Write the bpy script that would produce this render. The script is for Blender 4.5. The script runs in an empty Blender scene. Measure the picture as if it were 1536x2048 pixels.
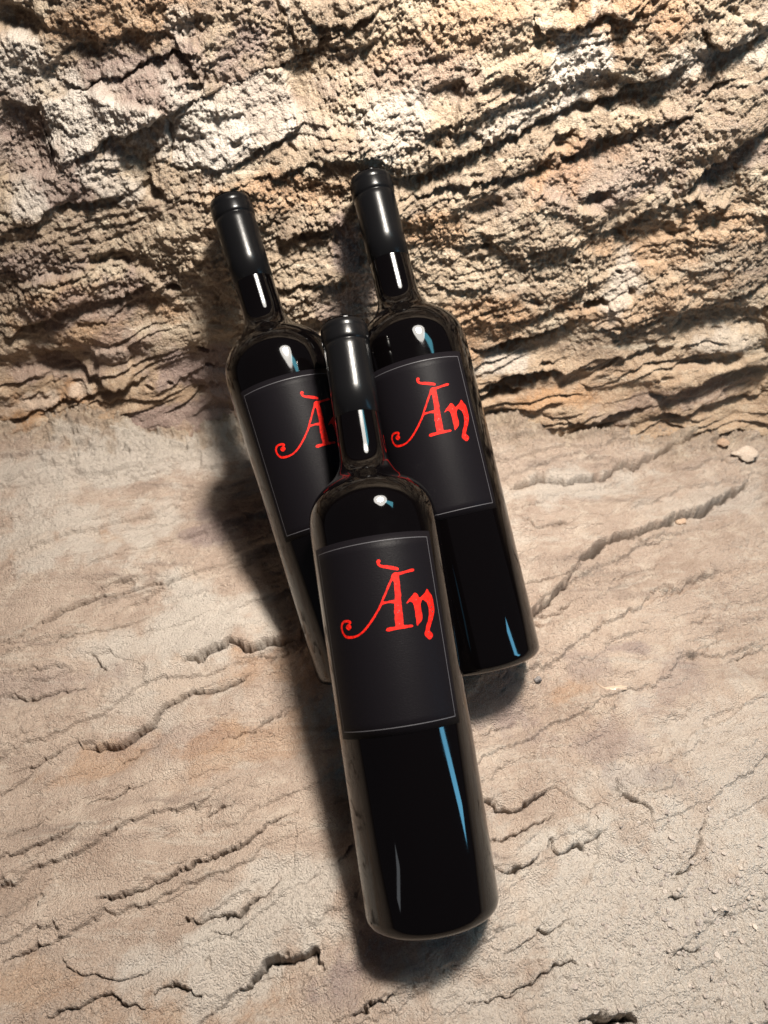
import bpy, bmesh, math, random
import numpy as np
from mathutils import Vector, Matrix, geometry

# ------------------------------------------------------------------ camera, world, lamps
sc = bpy.context.scene
COL = sc.collection
F_PX = 1420.0                       # focal length in photo pixels (1536 x 2048)
PITCH = math.radians(49.8)          # the camera looks down by this much
CAM_H = 0.4616
CP, SP = math.cos(PITCH), math.sin(PITCH)

def W(x, y, d):
    """camera-frame millimetres (right, up, depth) -> world metres"""
    x, y, d = x / 1000.0, y / 1000.0, d / 1000.0
    return Vector((x, y * SP + d * CP, CAM_H + y * CP - d * SP))

def WD(x, y, d):
    return Vector((x, y * SP + d * CP, y * CP - d * SP))

cam_data = bpy.data.cameras.new('camera')
cam = bpy.data.objects.new('camera', cam_data)
COL.objects.link(cam)
cam.location = (0, 0, CAM_H)
cam.rotation_euler = (math.radians(90) - PITCH, 0, 0)
cam_data.sensor_fit = 'VERTICAL'
cam_data.sensor_height = 24.0
cam_data.lens = F_PX / 2048.0 * 24.0
cam_data.clip_start = 0.01
cam_data.clip_end = 50.0
cam_data.dof.use_dof = True
cam_data.dof.focus_distance = 0.425
cam_data.dof.aperture_fstop = cam_data.lens / 2.7
sc.camera = cam

sc.view_settings.view_transform = 'Standard'
sc.view_settings.look = 'None'
sc.view_settings.exposure = 0.0
sc.view_settings.gamma = 1.0

world = bpy.data.worlds.new('World')
sc.world = world
world.use_nodes = True
bg = world.node_tree.nodes['Background']
bg.inputs['Color'].default_value = (0.72, 0.66, 0.74, 1)
bg.inputs['Strength'].default_value = 0.08

def area(name, pos, target, size, power, color, size_y=None):
    l = bpy.data.lights.new(name, 'AREA')
    l.shape = 'DISK' if size_y is None else 'RECTANGLE'
    l.size = size
    if size_y is not None:
        l.size_y = size_y
    l.energy = power
    l.color = color
    o = bpy.data.objects.new(name, l)
    COL.objects.link(o)
    o.location = W(*pos)
    o.rotation_euler = (W(*target) - W(*pos)).to_track_quat('-Z', 'Y').to_euler()
    return o

area('ceiling_lamp', (165, 588, -205), (35, 10, 490), 0.12, 11.2, (1.0, 0.92, 0.82)).data.spread = math.radians(108)
area('ceiling_lamp_shade', (170, 594, -214), (40, 15, 490), 0.32, 2.5, (1.0, 0.945, 0.87)).data.spread = math.radians(125)
area('daylight_gap_above', (375, 505, -190), (20, 0, 480), 0.085, 0.42, (0.22, 0.80, 1.0), 0.19)
area('daylight_gap_side', (606, -112, 152), (40, -140, 370), 0.055, 0.52, (0.20, 0.66, 1.0), 0.25)
area('doorway_behind_left', (-330, -335, 25), (8, -190, 352), 0.03, 0.02, (0.9, 0.95, 1.0), 0.12)

# ------------------------------------------------------------------ helpers
def tag(o, label=None, cat=None, group=None, kind=None):
    if label: o['label'] = label
    if cat: o['category'] = cat
    if group: o['group'] = group
    if kind: o['kind'] = kind
    return o

def mesh_obj(name, me, mat, parent=None):
    o = bpy.data.objects.new(name, me)
    COL.objects.link(o)
    if mat: me.materials.append(mat)
    if parent: o.parent = parent
    return o

def new_mat(name):
    m = bpy.data.materials.new(name)
    m.use_nodes = True
    nt = m.node_tree
    return m, nt, nt.nodes['Principled BSDF']

def lin(r, g, b):
    f = lambda c: ((c / 255.0 + 0.055) / 1.055) ** 2.4 if c > 10 else c / 255.0 / 12.92
    return (f(r), f(g), f(b), 1)

# ------------------------------------------------------------------ noise in numpy
def _hash(ix, iy, seed):
    h = (ix.astype(np.int64) * 374761393 + iy.astype(np.int64) * 668265263 + seed * 982451653) & 0xFFFFFFFF
    h = ((h ^ (h >> 13)) * 1274126177) & 0xFFFFFFFF
    return (h ^ (h >> 16)) & 0xFFFFFFFF

def perlin(x, y, seed=0):
    x0 = np.floor(x); y0 = np.floor(y)
    fx = (x - x0).astype(np.float32); fy = (y - y0).astype(np.float32)
    u = fx * fx * fx * (fx * (fx * 6 - 15) + 10); v = fy * fy * fy * (fy * (fy * 6 - 15) + 10)
    def g(ax, ay, dx, dy):
        a = _hash(ax, ay, seed).astype(np.float32) * np.float32(2 * math.pi / 4294967296.0)
        return np.cos(a) * dx + np.sin(a) * dy
    n00 = g(x0, y0, fx, fy); n10 = g(x0 + 1, y0, fx - 1, fy)
    n01 = g(x0, y0 + 1, fx, fy - 1); n11 = g(x0 + 1, y0 + 1, fx - 1, fy - 1)
    return 1.5 * ((n00 * (1 - u) + n10 * u) * (1 - v) + (n01 * (1 - u) + n11 * u) * v)

def fbm(x, y, lam, octs, seed, gain=0.5):
    out = 0; a = 1.0
    for k in range(octs):
        out = out + a * perlin(x / lam + 17.3 * k, y / lam - 9.1 * k, seed + 31 * k)
        lam = lam / 2.03; a *= gain
    return out

def worley(x, y, lam, seed):
    """distance to the nearest and second nearest feature point, in cells"""
    x = x / lam; y = y / lam
    x0 = np.floor(x); y0 = np.floor(y)
    f1 = np.full(x.shape, 9.0, np.float32); f2 = f1.copy(); idv = np.zeros(x.shape, np.float32)
    for i in (-1, 0, 1):
        for j in (-1, 0, 1):
            h = _hash(x0 + i, y0 + j, seed)
            px = x0 + i + (h & 0xFFFF) / 65535.0; py = y0 + j + (h >> 16) / 65535.0
            d = np.hypot(px - x, py - y).astype(np.float32)
            m = d < f1
            f2 = np.where(m, f1, np.minimum(f2, d))
            idv = np.where(m, (h & 0xFFF) / 4095.0, idv)
            f1 = np.where(m, d, f1)
    return f1, f2, idv

def sstep(a, b, v):
    t = np.clip((v - a) / (b - a), 0, 1)
    return t * t * (3 - 2 * t)

# ------------------------------------------------------------------ the two rock surfaces (plane maths, mm)
WALL_Y0, WALL_LEAN = 480.0, 0.17     # wall: y = WALL_Y0 + WALL_LEAN * z

def px_ray(px, py):
    return WD((px - 768) / F_PX * 1000, -(py - 1024) / F_PX * 1000, 1000.0)

def on_floor(px, py):
    r = px_ray(px, py); t = -CAM_H * 1000 / r.z
    return (r.x * t, r.y * t)

def on_wall(px, py):
    r = px_ray(px, py); t = (WALL_Y0 + WALL_LEAN * CAM_H * 1000) / (r.y - WALL_LEAN * r.z)
    return (r.x * t, CAM_H * 1000 + r.z * t)

def fan(v, v0, v1, w0, w1):
    """half width of the detailed strip at row v"""
    return np.interp(v, [v0, v1], [w0, w1])

def u_samples(n, out):
    core = np.linspace(-1, 1, n); st = 2.0 / (n - 1); ext = [1.0]
    while ext[-1] < out: st *= 1.25; ext.append(ext[-1] + st)
    e = np.array(ext[1:])
    return np.concatenate([-e[::-1], core, e])

def v_samples(lo, hi, s_lo, s_hi, lo_out, hi_out):
    core = [lo]
    while core[-1] < hi: core.append(core[-1] + s_lo + (s_hi - s_lo) * (core[-1] - lo) / (hi - lo))
    up = [core[-1]]; s = s_hi
    while up[-1] < hi_out: s *= 1.25; up.append(up[-1] + s)
    dn = [lo]; s = s_lo
    while dn[-1] > lo_out: s *= 1.25; dn.append(dn[-1] - s)
    return np.concatenate([np.array(dn[1:])[::-1], core, np.array(up[1:])])

def lines_height(U, V, feats, conv, wu, wv, kg=1.0, ks=1.0):
    """hand-placed cracks and ledges. feats: (pts, width, depth, step, spread) in mm.
    second plane axis V points away / up; a positive step drops the lower side."""
    H = np.zeros(U.shape, np.float32); S = np.zeros(U.shape, np.float32)
    QU = U + wu; QV = V + wv
    for pts, w, dep, stp, spread in feats:
        P = np.array([conv(*p) for p in pts])
        R = max(w * 2.5, spread * 2.2) + 6
        box = (U > P[:, 0].min() - R) & (U < P[:, 0].max() + R) & (V > P[:, 1].min() - R) & (V < P[:, 1].max() + R)
        ii = np.nonzero(box)
        if len(ii[0]) == 0: continue
        u = QU[ii]; v = QV[ii]
        best = np.full(u.shape, 1e9); sgn = np.zeros(u.shape); along = np.zeros(u.shape)
        L = np.concatenate([[0], np.cumsum(np.hypot(*np.diff(P, axis=0).T))])
        for k in range(len(P) - 1):
            a, b = P[k], P[k + 1]; e = b - a; l2 = (e ** 2).sum()
            t = np.clip(((u - a[0]) * e[0] + (v - a[1]) * e[1]) / l2, 0, 1)
            dx = u - a[0] - t * e[0]; dy = v - a[1] - t * e[1]
            d = np.hypot(dx, dy); m = d < best
            c = (e[0] * (v - a[1]) - e[1] * (u - a[0])) * (1 if e[0] >= 0 else -1)
            best = np.where(m, d, best); sgn = np.where(m, np.sign(c), sgn)
            along = np.where(m, L[k] + t * (L[k + 1] - L[k]), along)
        tl = min(14.0, L[-1] * 0.35)
        end = np.clip(np.minimum(along, L[-1] - along) / tl, 0, 1)
        gate = 0.45 + 0.55 * end
        wl = 0.5 * w * (0.35 + 0.65 * end)
        groove = -1.7 * kg * dep * gate * np.exp(-(best / wl) ** 2)
        low = sgn < 0
        stepv = np.where(low, -1.2 * ks * stp * np.exp(-(best / spread)) , 0.5 * ks * stp * np.exp(-(best / (0.6 * spread)))) * end
        H[ii] += (groove + stepv).astype(np.float32)
        over = (0.30 * ks * stp + 0.35 * w) * end                 # the lip overhangs the gap
        S[ii] -= np.where(low, 0, over * np.exp(-(best / 3.0))).astype(np.float32)
    return H, S

def holes_height(U, V, holes, conv, wu, wv):
    H = np.zeros(U.shape, np.float32)
    for px, py, ru, rv, dep, rot in holes:
        cu, cv_ = conv(px, py); R = max(ru, rv) * 2.2 + 4
        ii = np.nonzero((np.abs(U - cu) < R) & (np.abs(V - cv_) < R))
        if len(ii[0]) == 0: continue
        du = U[ii] + 0.8 * wu[ii] - cu; dv = V[ii] + 0.8 * wv[ii] - cv_
        c, s = math.cos(math.radians(rot)), math.sin(math.radians(rot))
        q = np.sqrt(((du * c + dv * s) / ru) ** 2 + ((-du * s + dv * c) / rv) ** 2)
        H[ii] -= (dep * (1 - sstep(0.45, 1.15, q))).astype(np.float32)
    return H

def blobs(U, V, bl, conv, seed):
    """masks for stains and painted shade: soft noisy patches"""
    n = 0.55 * fbm(U, V, 34, 5, seed, 0.6)
    out = np.zeros(U.shape, np.float32)
    for px, py, ru, rv, rot, amt in bl:
        cu, cv_ = conv(px, py); du = U - cu; dv = V - cv_
        c, s = math.cos(math.radians(rot)), math.sin(math.radians(rot))
        q = np.sqrt(((du * c + dv * s) / ru) ** 2 + ((-du * s + dv * c) / rv) ** 2)
        out = np.maximum(out, amt * (1 - sstep(0.45, 1.05, q + n)))
    return out.astype(np.float32)

def plates(U, V, polys, conv, wu, wv, edge):
    """flat facets standing proud of (or sunk into) the rock; returns height and coverage"""
    H = np.zeros(U.shape, np.float32); M = H.copy()
    for pts, h, tu, tv in polys:
        P = np.array([conv(*p) for p in pts]); R = 10
        ii = np.nonzero((U > P[:, 0].min() - R) & (U < P[:, 0].max() + R) & (V > P[:, 1].min() - R) & (V < P[:, 1].max() + R))
        u = U[ii] + wu[ii]; v = V[ii] + wv[ii]
        ins = np.zeros(u.shape, bool); d = np.full(u.shape, 1e9)
        for k in range(len(P)):
            a, b = P[k], P[(k + 1) % len(P)]; e = b - a
            t = np.clip(((u - a[0]) * e[0] + (v - a[1]) * e[1]) / (e ** 2).sum(), 0, 1)
            d = np.minimum(d, np.hypot(u - a[0] - t * e[0], v - a[1] - t * e[1]))
            with np.errstate(divide='ignore', invalid='ignore'):
                ins ^= ((a[1] > v) != (b[1] > v)) & (u < e[0] * (v - a[1]) / (e[1] if e[1] else 1e-9) + a[0])
        m = sstep(-edge, edge, np.where(ins, d, -d)); c = P.mean(0)
        H[ii] += (m * (h + tu * (u - c[0]) + tv * (v - c[1]))).astype(np.float32)
        M[ii] = np.maximum(M[ii], m * (h > 0))
    return H, M

def grid_mesh(name, P, attrs, mat):
    nr, nc = P.shape[:2]
    me = bpy.data.meshes.new(name)
    n = nr * nc
    idx = np.arange(n, dtype=np.int32).reshape(nr, nc)
    q = np.stack([idx[:-1, :-1], idx[:-1, 1:], idx[1:, 1:], idx[1:, :-1]], -1).reshape(-1)
    nf = (nr - 1) * (nc - 1)
    me.vertices.add(n); me.loops.add(nf * 4); me.polygons.add(nf)
    me.vertices.foreach_set('co', (P / 1000.0).astype(np.float32).ravel())
    me.loops.foreach_set('vertex_index', q)
    me.polygons.foreach_set('loop_start', np.arange(0, nf * 4, 4, dtype=np.int32))
    me.update(calc_edges=True)
    me.polygons.foreach_set('use_smooth', np.ones(nf, dtype=bool))
    for k, a in attrs.items():
        at = me.attributes.new(k, 'FLOAT', 'POINT')
        at.data.foreach_set('value', a.astype(np.float32).ravel())
    return mesh_obj(name, me, mat)

# ------------------------------------------------------------------ bottle shape and poses (mm)
PROF = [(0.0,26.5),(0.25,29.0),(0.9,31.6),(2.0,33.7),(3.6,35.1),(5.6,35.95),(8,36.23),(35,36.5),(63,36.77),(90,37.03),(118,37.3),(145,37.57),(172,37.83),(200,38.1),
 (206,38.16),(212,38.17),(216,38.1),(219.9,37.9),(222,37.65),(224,37.27),(225.9,36.8),(227.9,36.1),(229.9,35.25),(231.9,34.15),(233.9,32.85),(235.9,31.3),(237.9,29.4),(239.9,27.2),
 (241.9,24.6),(243.9,22.0),(245.9,19.9),(247.9,18.4),(249.7,17.2),(251.5,16.2),(253.5,15.4),(256,14.75),(259,14.4),(263,14.25),(270,14.15),(283.5,13.95),(290,13.95),(344,13.9)]
PZ = np.array([p[0] for p in PROF]); PR = np.array([p[1] for p in PROF])
CAPS = [(282.9,14.0),(283.0,14.22),(300,14.3),(326,14.4),(328.8,14.4),(329.4,14.15),(330.0,14.15),(330.5,14.65),(331.3,15.0),(333,15.08),(337.6,15.02),(338.4,14.86),(338.9,14.84),(339.5,14.96),(341.2,14.85),(342.8,14.3),(344.2,13.2),(345.0,11.6),(345.2,9.5),(344.9,6),(344.8,0)]
BOTTLES = [  # base centre (camera frame), axis, label turn in degrees
 ((26.66,-216.73,379.8),(-0.15166,0.96958,0.19212),-6.0),
 ((68.62,-101.78,470.67),(-0.2287,0.97087,0.07155),-11.7),
 ((-9.49,-108.5,486.64),(-0.29109,0.95533,0.051),12.6)]
FULLZ = np.array([0,8,200,215,226,236,245,252,283,330,345.]); FULLR = np.array([31,36.3,38.2,38.1,36.8,31.5,20.8,16.7,14.2,15.1,13.5])

def clear_bottles(P, axis, sign):
    """push rock that would poke into a bottle back along one axis"""
    for base, ax, _ in BOTTLES:
        B = np.array(W(*base)) * 1000; A = np.array(WD(*[c * 1000 for c in ax])); 
        for _ in range(10):
            D = P - B; s = D @ A
            rad = np.linalg.norm(D - s[..., None] * A, axis=-1)
            r = np.interp(s, FULLZ, FULLR) + 0.6
            bad = (s > 0.5) & (s < 346) & (rad < r)
            if not bad.any(): break
            P[..., axis] += np.where(bad, sign * np.maximum(0.5, (r - rad) * 0.7), 0)
    return P
# ------------------------------------------------------------------ cracks, ledges, holes, stains and painted shade of this rock (photo pixels, sizes in mm)
FLOOR_LINES = [
 ([(1014,987),(1069,961),(1116,969),(1178,961),(1205,953),(1233,934),(1268,926),(1327,903),(1385,879),(1430,868)],2.0,6.0,4.5,16),
 ([(1030,1180),(1049,1172),(1092,1157),(1135,1145),(1159,1127)],0.9,2.0,2.0,10),
 ([(1159,1127),(1186,1102),(1205,1081),(1241,1071),(1288,1065),(1327,1049),(1358,1032),(1397,1028),(1430,1012),(1462,990),(1490,966)],3.2,11.0,4.0,18),
 ([(1030,1255),(1075,1215),(1120,1170),(1159,1127)],1.6,3.0,4.0,14),
 ([(1241,1071),(1300,1085),(1350,1078)],1.0,2.5,2.0,8),
 ([(1024,1047),(1065,1067),(1100,1052),(1150,1040)],0.9,2.0,1.5,7),
 ([(1061,1230),(1092,1215),(1112,1212),(1165,1190)],0.9,2.4,2.5,8),
 ([(1058,1239),(1085,1236),(1110,1231)],0.8,1.8,2.0,6),
 ([(1180,1155),(1240,1152),(1290,1140),(1330,1120)],0.7,1.0,1.2,8),
 ([(199,1189),(228,1172),(254,1164),(296,1151)],1.2,3.0,3.0,9),
 ([(90,1242),(130,1222),(190,1200),(240,1188),(313,1172),(347,1168)],1.2,3.4,3.5,10),
 ([(0,1293),(25,1291),(60,1265),(97,1240)],1.0,2.2,2.5,9),
 ([(97,1297),(169,1269),(240,1255),(300,1238)],0.8,1.5,1.8,9),
 ([(368,1327),(406,1312),(449,1293),(470,1286),(499,1295),(529,1286),(592,1274),(660,1250)],1.6,4.5,6.0,13),
 ([(470,1316),(510,1305),(560,1304),(630,1296)],1.0,2.5,2.0,6),
 ([(148,1477),(165,1494),(190,1494),(233,1485),(271,1464),(300,1447),(313,1430),(345,1405),(389,1377),(415,1381),(457,1367),(499,1346)],1.4,3.6,4.5,13),
 ([(436,1479),(465,1470),(508,1464),(542,1430),(580,1412)],1.1,2.8,3.0,9),
 ([(182,1312),(200,1330),(216,1340)],2.0,2.5,3.0,6),
 ([(237,1517),(288,1494),(313,1481)],0.9,2.2,2.0,7),
 ([(20,1545),(55,1532),(102,1515),(140,1490)],1.0,2.4,2.4,8),
 ([(10,1355),(70,1345),(150,1330)],0.8,1.4,1.6,8),
 ([(0,1400),(60,1392),(130,1378),(182,1385)],0.9,2.0,2.6,9),
 ([(0,1731),(40,1711),(80,1691),(120,1672),(160,1656)],1.3,3.4,2.6,10),
 ([(190,1801),(230,1791),(280,1779),(320,1764),(370,1736),(425,1716),(475,1696),(530,1666),(590,1621)],1.0,2.6,2.6,12),
 ([(365,1844),(400,1842),(430,1826),(475,1821),(500,1806),(540,1781),(560,1765)],1.3,4.6,3.6,10),
 ([(310,1989),(330,1976),(350,1974),(385,1971),(400,1991)],1.4,4.5,3.0,8),
 ([(470,1981),(500,1956),(540,1926),(590,1908),(630,1896),(641,1912)],2.2,7.0,6.0,14),
 ([(90,2046),(130,2022),(165,2011),(215,1981),(250,2006),(300,2008)],1.4,4.0,4.0,12),
 ([(0,1931),(60,1896),(125,1878)],1.0,2.4,2.6,9),
 ([(120,1920),(160,1945),(230,1950),(310,1940)],0.9,2.2,2.4,9),
 ([(180,1616),(210,1598),(240,1586),(300,1560)],0.9,2.4,2.0,8),
 ([(0,1690),(60,1661),(110,1630)],0.7,1.4,1.4,7),
 ([(400,1640),(440,1622),(475,1604)],0.9,1.8,1.6,6),
 ([(705,2034),(735,2022),(765,2003),(800,1990)],1.1,3.6,3.0,8),
 ([(0,1585),(30,1560),(65,1540)],0.9,2.2,2.2,8),
 ([(410,1850),(450,1862),(500,1842)],0.8,1.6,1.4,6),
 ([(955,1600),(968,1604),(999,1615),(1045,1604),(1082,1586),(1119,1571)],1.5,3.2,3.2,10),
 ([(965,1690),(979,1683),(1003,1668),(1037,1658),(1078,1646),(1120,1625)],1.2,3.0,2.4,9),
 ([(980,1748),(1012,1753),(1041,1739),(1078,1718)],1.6,4.4,4.2,11),
 ([(1090,1690),(1103,1677),(1119,1702),(1173,1691),(1206,1664)],1.3,3.0,3.2,9),
 ([(1240,1560),(1240,1590),(1260,1606),(1293,1623),(1306,1650)],1.3,2.6,2.6,10),
 ([(1000,1915),(1049,1884),(1095,1863),(1130,1840)],0.9,2.0,1.6,8),
 ([(1016,1979),(1057,1967),(1107,1934),(1132,1921),(1160,1925)],1.4,3.2,3.0,9),
 ([(940,2010),(990,1995),(1040,1980)],1.0,2.4,2.2,8),
 ([(1326,1805),(1339,1797),(1368,1801)],1.2,3.0,2.2,7),
 ([(1343,1760),(1372,1735),(1397,1673),(1401,1635)],1.6,2.6,2.6,9),
 ([(1339,1921),(1364,1905),(1400,1898)],1.1,2.4,1.8,7),
 ([(1377,1246),(1400,1240),(1425,1228)],0.9,2.0,1.6,6),
 ([(1370,1320),(1389,1308),(1420,1290),(1448,1274)],0.9,1.8,1.8,7),
 ([(1459,1319),(1491,1305),(1536,1303)],1.0,2.4,2.6,9),
 ([(940,1480),(990,1462),(1040,1440)],0.8,1.6,1.2,7),
 ([(1160,2042),(1215,2032),(1270,2046)],3.0,9.0,3.0,8),
]
FLOOR_HOLES = [(1411,1446,1.3,1.3,3,0),(485,1822,5,3,5,20),(255,1172,7,3,4,15),(1215,2050,11,4,8,0),(0,1790,6,9,3,0),(625,1905,5,4,5,20),
 (413,1930,3,3,3,0),(180,1488,5,3,4,0),(280,1350,7,5,2.5,20),(405,1620,5,6,2.5,40),(640,1000,30,12,3,20),(120,1620,8,4,2,20)]
FLOOR_PALE = [(100,960,120,40,10,.8),(300,930,110,35,12,1),(120,1090,110,40,12,.9),(390,1250,60,45,20,1),(300,1290,45,30,10,.8),(330,1360,60,35,10,.6),(1150,975,90,22,12,.8),
 (1440,1000,60,20,10,.5),(1300,1900,140,90,10,.8),(1480,1500,80,50,0,.6),(450,1890,70,35,25,1),(560,1820,55,30,10,1),(330,1930,40,20,10,.7),(1200,1830,60,40,30,.5),(1240,1560,26,14,0,.6)]
FLOOR_RUST = [(60,1105,40,14,15,.7),(430,1310,40,10,15,.8),(420,1480,50,14,20,.8),(210,1080,22,10,0,.8),(480,1330,60,20,20,.5),(200,1520,40,12,20,.6),(40,1960,30,14,0,.5),(1000,1230,30,12,10,.5),(1130,1380,20,10,0,.6),(370,2010,70,22,10,.4),(520,1480,60,16,20,.5),(620,1310,60,30,10,.6)]
FLOOR_MAUVE_SHADOW = [(470,1040,46,26,10,.9),(800,1900,45,18,20,.8),(1270,1560,30,12,0,.8),(1220,1490,40,14,10,.5),(1170,1330,26,12,10,.4),(60,1380,60,20,10,.4),(1350,1360,40,20,40,.4),(1000,1420,30,20,0,.7),(330,1480,40,16,10,.3),(1240,1300,18,7,0,.7)]  # purple-brown stains; some paint the bottles' cast shadows into the ledge colour

WALL_LINES = [
 ([(780,352),(863,320),(938,292),(988,275),(1033,260),(1088,237),(1133,217),(1183,202),(1228,187),(1288,157),(1340,138),(1378,125)],1.6,6.0,7.0,18),
 ([(1390,188),(1420,176),(1440,163),(1480,147)],1.8,6.0,4.0,12),
 ([(793,385),(848,370),(888,350),(933,360),(990,348),(1068,345),(1103,312)],1.3,4.0,4.5,12),
 ([(1128,322),(1180,290),(1260,262),(1330,235),(1400,215)],1.2,3.0,5.0,12),
 ([(1373,385),(1395,345),(1418,320),(1493,260),(1550,220)],2.2,5.0,12.0,26),
 ([(1058,25),(1075,52),(1112,50),(1183,35),(1243,25),(1300,5)],1.6,5.0,8.0,18),
 ([(1180,468),(1243,460),(1288,425),(1340,400)],1.3,3.4,4.0,12),
 ([(150,310),(210,277),(260,255),(325,227),(350,210),(410,187),(450,168),(500,152),(555,130),(610,100),(680,68)],1.5,4.0,5.0,14),
 ([(410,128),(408,160),(414,187)],1.4,2.5,3.5,14),
 ([(338,222),(336,270),(343,322)],1.3,2.5,3.5,14),
 ([(72,222),(88,280),(106,345)],1.3,2.5,4.0,16),
 ([(100,160),(170,175),(230,150),(330,100),(400,95)],1.4,3.0,5.0,16),
 ([(0,455),(60,440),(120,400),(200,385),(260,392)],1.4,3.0,5.0,14),
 ([(0,680),(70,640),(140,600),(220,590),(300,560)],1.8,2.5,6.0,20),
 ([(60,700),(130,715),(200,760),(260,765)],1.6,3.0,7.0,20),
 ([(326,825),(375,799),(423,766),(456,756)],1.0,3.5,3.0,9),
 ([(300,790),(350,770),(400,740),(440,720)],0.9,1.5,1.5,8),
 ([(0,880),(60,865),(130,842),(200,830)],1.2,3.0,4.0,10),
 ([(39,802),(65,795),(86,798)],1.2,3.5,3.0,8),
 ([(0,850),(80,818),(150,800),(230,770),(300,745)],1.2,2.5,5.0,12),
 ([(267,898),(309,891),(352,878),(400,870)],1.0,3.5,2.0,6),
 ([(400,905),(423,906),(469,896),(490,890)],1.8,6.0,2.0,6),
 ([(940,704),(995,696),(1045,680),(1100,664),(1160,640)],3.6,18.0,9.0,16),
 ([(963,785),(1014,778),(1073,762),(1127,750),(1180,738)],3.0,14.0,6.0,10),
 ([(960,802),(985,797),(1006,793),(1030,790)],3.0,14.0,3.0,8),
 ([(1000,760),(1060,745),(1147,740),(1209,727),(1288,703),(1360,690)],1.1,4.0,3.5,9),
 ([(1299,708),(1325,701),(1350,696)],1.2,5.0,2.0,6),
 ([(1300,785),(1327,778),(1385,762),(1444,735),(1502,719),(1560,722)],2.2,6.0,9.0,18),
 ([(1130,835),(1170,838),(1209,824),(1248,817),(1300,815)],2.8,12.0,6.0,12),
 ([(1300,838),(1335,832),(1366,824),(1424,809),(1463,801),(1540,790)],2.6,12.0,6.0,11),
 ([(1080,880),(1143,866),(1186,850),(1240,845)],2.0,9.0,4.0,9),
 ([(1430,889),(1460,884),(1491,878),(1550,872)],2.0,8.0,3.0,8),
 ([(950,870),(1000,868),(1060,872),(1110,878)],1.2,3.0,3.0,8),
 ([(990,640),(1060,628),(1130,600),(1180,560)],1.4,3.0,4.0,14),
 ([(1200,660),(1280,640),(1400,610),(1480,580),(1536,560)],1.4,3.5,5.0,14),
 ([(1050,500),(1110,480),(1170,468)],1.0,2.0,2.5,10),
 ([(540,560),(600,548),(660,545),(700,520)],1.2,2.0,4.0,12),
 ([(540,470),(600,450),(650,440),(700,410)],1.2,2.5,4.0,12),
 ([(500,345),(560,330),(620,305),(700,300)],1.2,2.5,3.5,12),
 ([(600,20),(640,50),(700,40),(760,10)],1.4,3.0,4.0,14),
 ([(1400,50),(1440,90),(1536,60)],1.6,3.0,6.0,16),
 ([(850,560),(930,575),(1010,560)],1.0,2.0,2.0,12),
]
WALL_HOLES = [(1040,770,40,7,14,14),(990,800,26,5,16,10),(1030,690,34,6,14,14),(1128,288,11,5,9,20),(1140,322,6,3,6,10),(1193,393,14,7,7,10),(305,382,12,7,8,-10),(25,42,20,10,12,-10),(345,572,7,4,9,20),(407,696,5,3.5,6,0),(417,733,5,3,5,0),
 (1190,615,10,4.5,12,15),(1260,592,3,2.6,8,0),(1237,551,2.5,2,6,0),(1125,794,3,2,7,0),(1096,735,7,2.6,9,10),(1050,684,26,5,10,14),(975,800,14,4,9,8),(985,782,16,4,9,8),(1230,822,14,4,7,10),(1345,830,14,4,7,10),
 (970,490,4,3,5,0),(580,280,5,3,5,0),(470,282,5,3,5,0),(1240,475,6,3,5,0),(870,280,5,3,4,0),(300,770,4,3,4,0),(345,765,3,2.4,4,0),(240,765,3,2.4,4,0),(1410,720,30,7,8,10),(1500,650,14,6,5,10),
 (960,410,16,9,4,0),(880,190,22,10,4,10),(700,230,14,8,4,0),(240,120,30,12,4,10),(380,60,20,8,4,10),(1010,170,16,6,4,0),(100,730,46,14,7,5),(220,520,20,9,4,10),(640,640,14,8,4,0),(1320,470,20,8,4,10),
 (430,640,6,4,4,0),(435,592,4,3,4,0),(395,660,3,2,3,0),(1070,600,6,3,4,0),(1150,520,5,3,4,0),(1450,430,26,10,5,20),(60,300,22,16,5,-20),(150,90,18,10,5,0)]
WALL_PALE = [(160,250,40,26,-10,1),(390,265,42,30,0,1),(60,390,26,14,10,.9),(210,330,30,12,10,.8),(1000,240,50,14,22,.8),(1180,110,30,24,60,1),(1140,220,22,12,30,1),(780,250,26,40,80,.7),(1480,80,50,16,25,.6),
 (640,250,50,12,12,.5),(1400,120,40,12,25,.6),(20,110,26,20,0,.9),(240,370,20,12,0,.7),(1240,590,30,16,70,.7),(1010,735,40,10,12,.8),(1430,690,40,14,10,.5),(450,870,14,12,0,.9),(60,810,50,10,14,.6),(360,45,12,14,0,.6)]
WALL_RUST = [(250,30,70,18,10,.6),(1230,40,60,24,20,.7),(1130,350,46,18,15,.8),(1350,480,80,26,15,.6),(980,640,60,30,10,.8),(860,450,36,20,0,.8),(200,660,80,20,18,.7),(60,820,60,14,14,.9),(560,370,60,16,10,.7),(1100,800,50,12,12,.8),(900,60,60,20,20,.5),(130,600,60,16,15,.6),(1300,600,60,20,15,.5)]
WALL_MAUVE_SHADOW = [(80,330,60,34,10,.8),(330,140,70,20,12,.8),(520,240,60,16,20,.5),(200,600,70,20,15,.7),(60,520,60,20,10,.6),(860,150,50,20,10,.5),(1280,360,60,14,22,.6),(1460,330,60,16,22,.6),(700,600,30,40,0,.6),(200,700,70,22,10,.6),(400,760,60,34,12,1),(330,830,60,16,12,.9),(690,470,16,34,0,.9),(420,840,40,20,0,.9),(1180,860,40,8,14,.4),(300,170,90,26,15,.7),(90,300,40,40,0,.6),(1240,320,90,24,22,.35),(100,745,70,14,10,.6),(1330,800,80,14,14,.5)]  # purple-brown stains, plus shade painted beside the bottles, on facets and under ledges

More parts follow.
